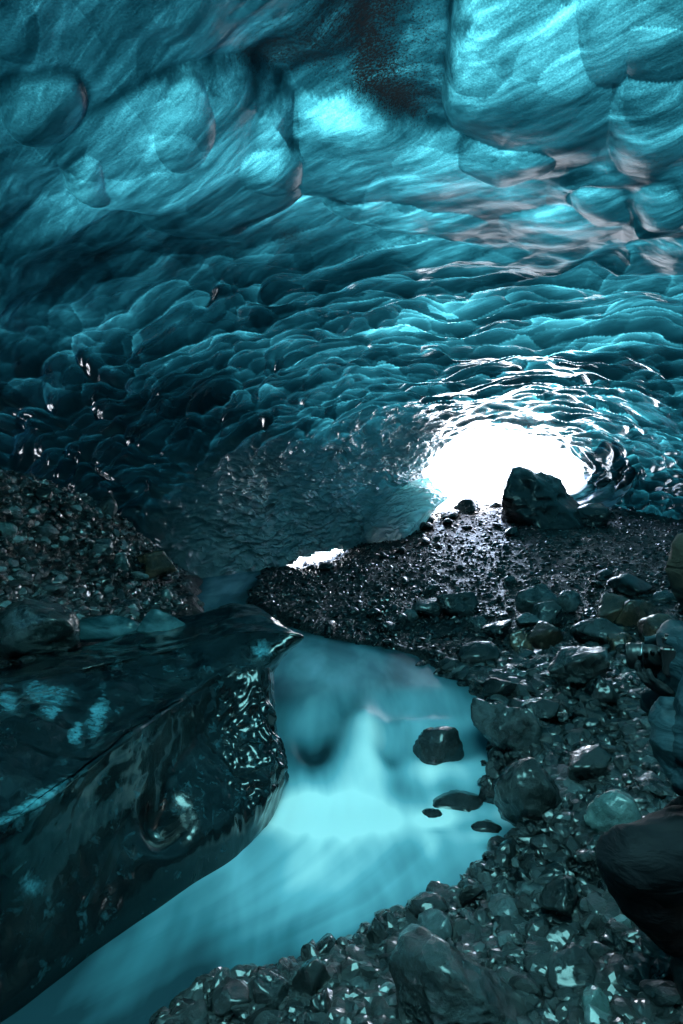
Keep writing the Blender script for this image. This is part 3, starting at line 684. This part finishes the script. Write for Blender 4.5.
# left bank
B(22, 660, 92, 56, 'big dark sloping boulder at the left edge above the ice slab', sub=5, seed=101, deep=.8)
B(152, 578, 44, 28, 'brown faced boulder sticking out of the left bank', M_ROCKBROWN, seed=102)
B(106, 516, 18, 22, 'upright rounded stone on the crest of the left bank', M_ROCKPALE, seed=103, rn=.6)
B(40, 503, 20, 16, 'round stone on the crest of the bank near the left edge', seed=104, rn=.6)
B(120, 572, 15, 18, 'small white round stone left of the brown faced boulder', M_TURQ, seed=105, rn=.7)
B(4, 538, 18, 16, 'pale turquoise stone at the left edge of the bank', M_TURQ, seed=106, rn=.6)
B(44, 538, 22, 15, 'grey flat stone high on the left bank', M_ROCKPALE, seed=107, rn=.5)
B(98, 554, 26, 16, 'light grey stone in the middle of the left bank', M_ROCKPALE, seed=108, rn=.5)
B(60, 640, 34, 22, 'smooth grey stone next to the big sloping boulder', M_ROCKPALE, seed=109, rn=.5)
B(30, 625, 28, 18, 'dark stone behind the big sloping boulder', seed=110, rn=.4)
B(50, 598, 26, 14, 'low flat stone at the foot of the left bank', M_ROCKPALE, seed=111, rn=.5)
B(166, 602, 13, 13, 'small round cyan tinted stone resting behind the ice slab', M_TURQ, seed=112, rn=.7)
# cave mouth
mp = hit(552, 527)
B(550, 527, 92, 62, 'dark jagged mound of moraine rock standing in the bright cave mouth', sub=5, seed=131, npl=16, rn=.0, deep=.8, name='rock_mound', cat='rock mound')
B(598, 527, 40, 24, 'low dark rubble rock leaning on the right side of the rock mound', seed=127)
B(470, 512, 30, 14, 'dark rock on the lit rubble at the left of the cave mouth', seed=124)
B(452, 520, 22, 10, 'low black rock beside the ice tongue at the cave mouth', seed=125)
B(500, 508, 20, 8, 'small dark rock on the sill of the cave mouth', seed=126)

# cobbles: individuals that look alike, in four groups
def cobbles(n, sampler, cond, seed, smin, smax, label, group, mats, flat=.7):
    r_ = np.random.RandomState(seed); pts = []
    protos = []
    for i in range(8):
        vv, f = rock_shape(seed*50+i, 3, 10, .07, .05, .35 if i % 2 else .55)
        for m_ in mats:
            me_o = mesh_obj('cobble', vv*np.array([1, .8, flat]), f, m_); protos.append(me_o)
    used = set(); cand = sampler(r_, n*30); cand = cand[cond(cand[:, 0], cand[:, 1], r_)]
    k = 0
    for (x0, y0) in cand:
        if k >= n: break
        s = (smin+(smax-smin)*r_.uniform()**2.2)
        if any((x0-a)**2+(y0-b)**2 < (c+s)**2*.8 for a, b, c in ROCKS): continue
        ROCKS.append((x0, y0, s*.8))
        pi = r_.randint(len(protos)); o = protos[pi]
        if pi in used: o = o.copy(); COL.objects.link(o)
        used.add(pi)
        o.location = (x0, y0, float(ground(np.array([x0]), np.array([y0]))[0])+s*.28); o.scale = (s, s*r_.uniform(.8, 1.1), s*r_.uniform(.8, 1.1))
        o.rotation_euler = (r_.normal(0, .3), r_.normal(0, .3), r_.uniform(0, 6.28)); tag(o, label, 'cobble', group); k += 1
    for i, o in enumerate(protos):
        if i not in used: bpy.data.objects.remove(o)
cobbles(85, polar(220, 690, 1.8, 5.0), right, 11, .03, .085, 'wet dark cobble lying loose on the near right shore', 'cobbles on the near right shore', [M_ROCK, M_ROCKPALE])
cobbles(34, polar(150, 520, 1.9, 6.4), lambda x, y, q: np.abs(x-xR(y)-.02) < .14, 15, .035, .12, 'black wet cobble at the waterline of the right shore', 'cobbles along the right waterline', [M_ROCK])
cobbles(60, polar(300, 690, 5.0, 9.5), right, 12, .06, .16, 'wet grey cobble on the far right shore above the pool', 'cobbles on the far right shore', [M_ROCK, M_ROCKPALE])
cobbles(85, polar(-40, 215, 4.2, 9.), lambda x, y, q: (bank_s(x, y) > -.3) & (bank_s(x, y) < 1.5), 13, .055, .15, 'grey cobble among the gravel of the steep left bank', 'cobbles on the left bank', [M_ROCKPALE])
cobbles(25, polar(300, 520, 11, 15.5), right, 14, .12, .3, 'dark cobble on the rubble below the cave mouth', 'cobbles by the cave mouth', [M_ROCK])

# ------------------------------------------------------------------ ice chunk and tongue
vv, f = rock_shape(301, 4, 7, .03, .03, .1); p0 = P(160, 622, 4.6)
o = mesh_obj('ice_chunk', vv*np.array([.17, .13, .12]), f, M_ICECHUNK); o.location = p0
tag(o, 'cloudy cyan wedge of broken ice lying on the back of the ice slab', 'ice chunk')
p0 = P(112, 628, 4.7)
vv, f = rock_shape(304, 4, 9, .05, .05, .3)
o = mesh_obj('ice_chunk', vv*np.array([.36, .22, .12]), f, M_ICECHUNK); o.location = p0
tag(o, 'long low bluish lump of ice left of the cyan wedge', 'ice chunk')

# tongue of pale ice at the left jamb of the mouth
TG = [[(340, 500, 16.2), (375, 489, 15.9), (410, 480, 15.5), (428, 477, 15.7)],
      [(340, 520, 15.6), (382, 508, 14.8), (418, 491, 14.6), (438, 487, 15.0)],
      [(345, 540, 15.2), (388, 524, 14.1), (422, 505, 13.9), (449, 496, 14.4)],
      [(360, 556, 15.0), (392, 541, 13.8), (412, 526, 13.5), (437, 508, 14.2)],
      [(376, 566, 15.2), (396, 556, 14.2), (410, 545, 14.0), (425, 525, 14.6)]]
Ct = np.array([[P(*q_) for q_ in row] for row in TG]); G2 = cr(Ct, 140); G2 = np.swapaxes(cr(np.swapaxes(G2, 0, 1), 180), 0, 1).reshape(-1, 3)
wq = (G2+.3*np.stack([fbm(G2*.9, 3, 63), fbm(G2*.9, 3, 64), fbm(G2*.9, 3, 65)], 1))/np.array([.75, .5, .2])
pl_, tl_, _ = shell(wq, 61, 18, (.3, .5, -.4))
G2 = G2+np.array([.1, -.6, .2])*(-.09*pl_+.06*tl_+.2*fbm(G2*1.1, 2, 62))[:, None]
o = mesh_obj('ice_tongue', G2, grid_faces(140, 180), M_CEIL, attrs={'ice_depth_shade': np.tile(5.6-4.6*sst(.05, .9, np.linspace(0, 1, 180)), 140), 'wall': np.ones(140*180), 'streak': np.full(140*180, .3), 'dirt': np.zeros(140*180)})  # depth falls towards the tip to paint it brighter
tag(o, 'pale pointed tongue of ice hanging at the left jamb of the cave mouth', 'ice tongue')

# fluted curl of ice wrapping round the right foot of the mouth
th_, sr_ = np.meshgrid(np.radians(np.linspace(-38, 84, 150)), np.linspace(0, 1, 90), indexing='ij')
ru_, rv_ = 58+44*sr_, 34+27*sr_; Yr = 16.3-1.9*sr_+.25*np.cos(th_*2)
fl_ = np.sin(sr_*13+th_*1.7+2*fbm(np.c_[sr_.ravel()*2, th_.ravel()*1.5, 0*th_.ravel()], 3, 71).reshape(sr_.shape))
Yr = Yr-.13*fl_
pr_ = np.stack([(535+ru_*np.cos(th_)-CX)/F*Yr, Yr, CZ-(466+rv_*np.sin(th_)-CY)/F*Yr], -1).reshape(-1, 3)
pr_ = pr_+.05*fbm(pr_*3, 4, 72)[:, None]
o = mesh_obj('ice_curl', pr_, grid_faces(150, 90), M_RIM)
tag(o, 'fluted dark blue curl of ice wrapping round the right foot of the cave mouth', 'ice curl')

# ------------------------------------------------------------------ person
M_SKIN = mat_simple('skin', (.3, .2, .16), .5); M_JACKET = mat_simple('blue shell jacket', (.018, .038, .048), .6, .4)
M_TROUS = mat_simple('black trousers', (.006, .006, .008), .7, .4); M_BOOT = mat_simple('boot leather', (.015, .013, .012), .4, .3)
M_GLOVE = mat_simple('dark glove', (.012, .014, .016), .7, .4); M_HAIR = mat_simple('brown hair', (.03, .023, .018), .6, .8, 0., scale=120); M_BLACK = mat_simple('camera body', (.012, .012, .013), .35, .2)
M_SILVER = mat_simple('lens ring', (.2, .2, .21), .3, metal=1.); M_LENS = mat_simple('lens glass', (.01, .012, .02), .05)
def skin_obj(name, pts, edges, mat, parent=None, sub=3, root=0):
    me = bpy.data.meshes.new(name); me.from_pydata([p[:3] for p in pts], edges, [])
    o = bpy.data.objects.new(name, me); COL.objects.link(o)
    m = o.modifiers.new('skin', 'SKIN'); m.use_smooth_shade = True
    sv = me.skin_vertices[0].data if me.skin_vertices else None
    if sv is None:
        bpy.context.view_layer.objects.active = o; bpy.ops.mesh.customdata_skin_add(); sv = me.skin_vertices[0].data
    for i, p in enumerate(pts):
        r = p[3]; sv[i].radius = (r, r) if not isinstance(r, tuple) else r; sv[i].use_root = (i == root)
    s = o.modifiers.new('sub', 'SUBSURF'); s.levels = s.render_levels = sub
    dg = bpy.context.evaluated_depsgraph_get(); dg.update()
    m2 = bpy.data.meshes.new_from_object(o.evaluated_get(dg)); bpy.data.objects.remove(o)
    m2.name = name; m2.materials.clear(); m2.materials.append(mat); m2.polygons.foreach_set('use_smooth', [True]*len(m2.polygons))
    o = bpy.data.objects.new(name, m2); COL.objects.link(o)
    if parent: o.parent = parent
    return o
def rough_up(o, amp, sc, seed, squash=None):
    n_ = len(o.data.vertices); co = np.zeros(n_*3, np.float32); o.data.vertices.foreach_get('co', co); co = co.reshape(-1, 3).astype(float)
    nn_ = np.zeros(n_*3, np.float32); o.data.vertices.foreach_get('normal', nn_); nn_ = nn_.reshape(-1, 3)
    co += nn_*(amp*fbm(co*sc, 3, seed))[:, None]; o.data.vertices.foreach_set('co', co.astype(np.float32).ravel()); o.data.update()
def chain(k0, n): return [(k0+i, k0+i+1) for i in range(n-1)]
per = empty('person', (1.3, 1.9, 0)); tag(per, 'person crouching at the right edge in dark trousers and blue jacket, holding a camera', 'person')
def rel(pts): return [(p[0]-1.3, p[1]-1.9, p[2], p[3]) for p in pts]
# body: bare-skin figure (head, neck, torso, arms, legs) under the clothes
HIP, CHEST, NECK = (1.36, 1.95, .40), (1.27, 1.97, .86), (1.27, 1.98, 1.06)
body = rel([(*HIP, .13), (1.33, 1.96, .62, .125), (*CHEST, .14), (1.27, 1.98, 1.0, .09), (*NECK, .052), (1.29, 1.98, 1.11, .055),
            (1.31, 1.98, 1.18, .085), (1.31, 1.98, 1.26, .092), (1.32, 1.98, 1.32, .06)])
bd = skin_obj('body', body, chain(0, 9), M_SKIN, per)
hd = []
for s_, yo in ((-1, -.035), (1, .035)):
    vv, f = ICO[2]; e_ = mesh_obj('eye', vv*.012, f, M_BLACK, bd); e_.location = (1.228-1.3, 1.98-1.9+yo, 1.235)
vv, f = ICO[3]; nz = mesh_obj('nose', vv*np.array([.02, .014, .024]), f, M_SKIN, bd); nz.location = (1.215-1.3, .08, 1.205)
mo = mesh_obj('mouth', vv*np.array([.006, .024, .007]), f, M_SKIN, bd); mo.location = (1.228-1.3, .08, 1.155)
vv = vv*np.array([.138, .125, .17]); cut = (vv[:, 0] < -.06) & (vv[:, 2] < .05) & (np.abs(vv[:, 1]) < .05); vv[cut, 0] *= .97
vv = vv+vv*.16*fbm(vv*np.array([30, 30, 9]), 3, 5)[:, None]
hr = mesh_obj('hair', vv, f, M_HAIR, per); hr.location = (1.29-1.3, .08, 1.255)
vv, f = ICO[3]
for yo in (-.125, .125):
    er = mesh_obj('ear', vv*np.array([.026, .012, .036]), f, M_SKIN, bd); er.location = (1.3-1.3, .08+yo, 1.225)
# trousers
lf_ = rel([(1.36, 1.95, .40, .135), (1.3, 1.84, .40, .14), (1.08, 1.79, .385, .135), (.90, 1.765, .37, .125), (.85, 1.76, .345, .1), (.98, 1.785, .24, .095), (1.05, 1.80, .14, .07), (1.08, 1.805, .075, .06)])
rt = rel([(1.36, 1.95, .40, .135), (1.36, 2.08, .36, .12), (1.27, 2.14, .24, .11), (1.2, 2.16, .14, .09), (1.34, 2.17, .11, .07), (1.56, 2.18, .10, .055)])
tr_ = skin_obj('trousers', lf_+rt[1:], chain(0, 8)+[(0, 8)]+[(8+i, 9+i) for i in range(4)], M_TROUS, per); rough_up(tr_, .02, np.array([9, 16, 9]), 3); rough_up(tr_, .008, 34, 4)
for a, nm in (((1.1, 1.80), 'boot'), ((1.74, 2.18), 'boot')):
    zb = float(ground(np.array([a[0]]), np.array([a[1]]))[0])
    bt = rel([(a[0]+.01, a[1]+.02, zb+.12, .055), (a[0], a[1]+.02, zb+.05, .05), (a[0]-.02, a[1]-.06, zb+.045, .047), (a[0]-.05, a[1]-.14, zb+.035, .036)])
    skin_obj('boot', bt, chain(0, 4), M_BOOT, per)
# jacket: torso with both sleeves and a collar
jk = rel([(1.36, 1.95, .36, .165), (1.33, 1.955, .58, .16), (1.27, 1.97, .84, .165), (1.27, 1.98, .98, .12), (1.268, 1.98, 1.06, .075),
          (1.24, 1.84, .97, .11), (1.15, 1.80, .78, .12), (1.09, 1.785, .57, .105), (1.09, 1.85, .72, .09), (1.115, 1.92, .84, .05),
          (1.27, 2.12, .95, .1), (1.28, 2.2, .76, .085), (1.24, 2.18, .66, .07), (1.14, 2.1, .8, .045)])
jo = skin_obj('jacket', jk, chain(0, 5)+[(3, 5), (5, 6), (6, 7), (7, 8), (8, 9), (3, 10), (10, 11), (11, 12), (12, 13)], M_JACKET, per); rough_up(jo, .028, np.array([7, 7, 15]), 8); rough_up(jo, .01, 30, 9)
def hand(c, d, palm_up, side):
    """five skinned fingers curling round the lens, rooted in the palm"""
    c = Vector(c); d = Vector(d).normalized(); u_ = Vector(palm_up).normalized(); w = d.cross(u_).normalized()
    pts, ed = [], []
    def add(v, r): pts.append((v.x-1.3, v.y-1.9, v.z, r)); return len(pts)-1
    wr = add(c-d*.05, .026); pm = add(c, .03); ed.append((wr, pm))
    for i, (o_, ln) in enumerate(((-.03, .056), (-.01, .064), (.01, .06), (.03, .048))):
        b0 = add(c+d*.045+w*o_, .0105); b1 = add(c+d*(.045+ln*.45)+w*o_*1.1+u_*.01, .0095); b2 = add(c+d*(.045+ln*.75)+w*o_*1.1+u_*(.01+ln*.3), .0085); b3 = add(c+d*(.045+ln*.78)+w*o_*1.1+u_*(.012+ln*.55), .0075)
        ed += [(pm, b0), (b0, b1), (b1, b2), (b2, b3)]
    t0 = add(c+w*side*.035+u_*.012, .013); t1 = add(c+w*side*.05+d*.03+u_*.03, .0105); t2 = add(c+w*side*.045+d*.05+u_*.05, .009)
    ed += [(pm, t0), (t0, t1), (t1, t2)]
    return skin_obj('hand', pts, ed, M_GLOVE, per, root=1)
hand((1.1, 1.96, .85), (-.4, .5, .3), (.3, -.2, .9), -1)
hand((1.13, 2.05, .88), (-.3, -.2, .6), (-.3, -.7, .2), 1)
# camera
cam_t = empty('camera', (1.1, 2.0, .93)); tag(cam_t, 'black camera with a silver ringed lens held in front of the jacket', 'camera')
dv = Vector((-.8, .55, -.1)).normalized(); rq = dv.to_track_quat('Z', 'Y').to_matrix().to_4x4()
cam_t.matrix_world = Matrix.Translation((1.17, 2.0, .945)) @ rq @ Matrix.Scale(1.15, 4)
def lathe(name, prof, mat, parent, n=40):
    a = np.linspace(0, 2*np.pi, n, endpoint=False); v_ = []; 
    for r, z_ in prof: v_ += [(r*math.cos(t), r*math.sin(t), z_) for t in a]
    f_ = []
    for i in range(len(prof)-1):
        for j in range(n): f_.append((i*n+j, i*n+(j+1) % n, (i+1)*n+(j+1) % n, (i+1)*n+j))
    o = mesh_obj(name, v_, f_, mat, parent); return o
import bmesh
def bevel_box(name, sx_, sy_, sz_, mat, parent, loc=(0, 0, 0), bev=.008):
    bm = bmesh.new(); bmesh.ops.create_cube(bm, size=1); bmesh.ops.scale(bm, vec=(sx_, sy_, sz_), verts=bm.verts); bmesh.ops.bevel(bm, geom=bm.edges[:], offset=bev, segments=3, affect='EDGES')
    me = bpy.data.meshes.new(name); bm.to_mesh(me); bm.free(); me.materials.append(mat); o = bpy.data.objects.new(name, me); COL.objects.link(o); o.parent = parent; o.location = loc; return o
bx = bevel_box('camera_body', .13, .09, .06, M_BLACK, cam_t)
bevel_box('viewfinder', .05, .035, .055, M_BLACK, cam_t, (0, .055, 0), .01)
lb = lathe('lens', [(.001, .03), (.034, .03), (.036, .05), (.038, .055), (.038, .08), (.041, .083), (.041, .125), (.038, .13), (.034, .128), (.033, .118), (.001, .118)], M_BLACK, cam_t)
lathe('ring', [(.0385, .0805), (.0425, .081), (.0425, .086), (.0385, .087)], M_SILVER, lb)
lathe('front_glass', [(.001, .1225), (.02, .121), (.0325, .1185)], M_LENS, lb)

# ------------------------------------------------------------------ light, sky, camera
SUN_EL, SUN_AZ = 48, 35       # degrees; azimuth from +Y towards +X
w = bpy.data.worlds.new('World'); S.world = w; w.use_nodes = True
nt = w.node_tree; nt.nodes.clear()
sky = nt.nodes.new('ShaderNodeTexSky'); sky.sky_type = 'NISHITA'; sky.sun_disc = False; sky.sun_elevation = R(SUN_EL); sky.sun_rotation = R(SUN_AZ)
bg = nt.nodes.new('ShaderNodeBackground'); bg.inputs[1].default_value = .12; wo = nt.nodes.new('ShaderNodeOutputWorld')
nt.links.new(sky.outputs[0], bg.inputs[0]); nt.links.new(bg.outputs[0], wo.inputs[0])
sd = bpy.data.lights.new('sun', 'SUN'); sd.energy = 4.; sd.angle = R(.5); sd.color = (1, .985, .965)
so = bpy.data.objects.new('sun', sd); COL.objects.link(so)
dirv = Vector((math.sin(R(SUN_AZ))*math.cos(R(SUN_EL)), math.cos(R(SUN_AZ))*math.cos(R(SUN_EL)), math.sin(R(SUN_EL))))
so.rotation_euler = (-dirv).to_track_quat('-Z', 'Y').to_euler()
cd = bpy.data.cameras.new('camera_view'); cd.sensor_width = 36; cd.sensor_fit = 'AUTO'; cd.lens = F/1024*36; cd.shift_y = -12/1024; cd.clip_start = .05; cd.clip_end = 2000
co_ = bpy.data.objects.new('camera_view', cd); COL.objects.link(co_); co_.location = (0, 0, CZ); co_.rotation_euler = (R(90), 0, 0); S.camera = co_
S.view_settings.view_transform = 'Standard'; S.view_settings.look = 'None'; S.view_settings.exposure = 4.1; S.view_settings.gamma = 1
S.cycles.use_denoising = True; S.cycles.max_bounces = 8; S.cycles.diffuse_bounces = 4; S.cycles.glossy_bounces = 3; S.cycles.transmission_bounces = 6
S.cycles.sample_clamp_indirect = 8.
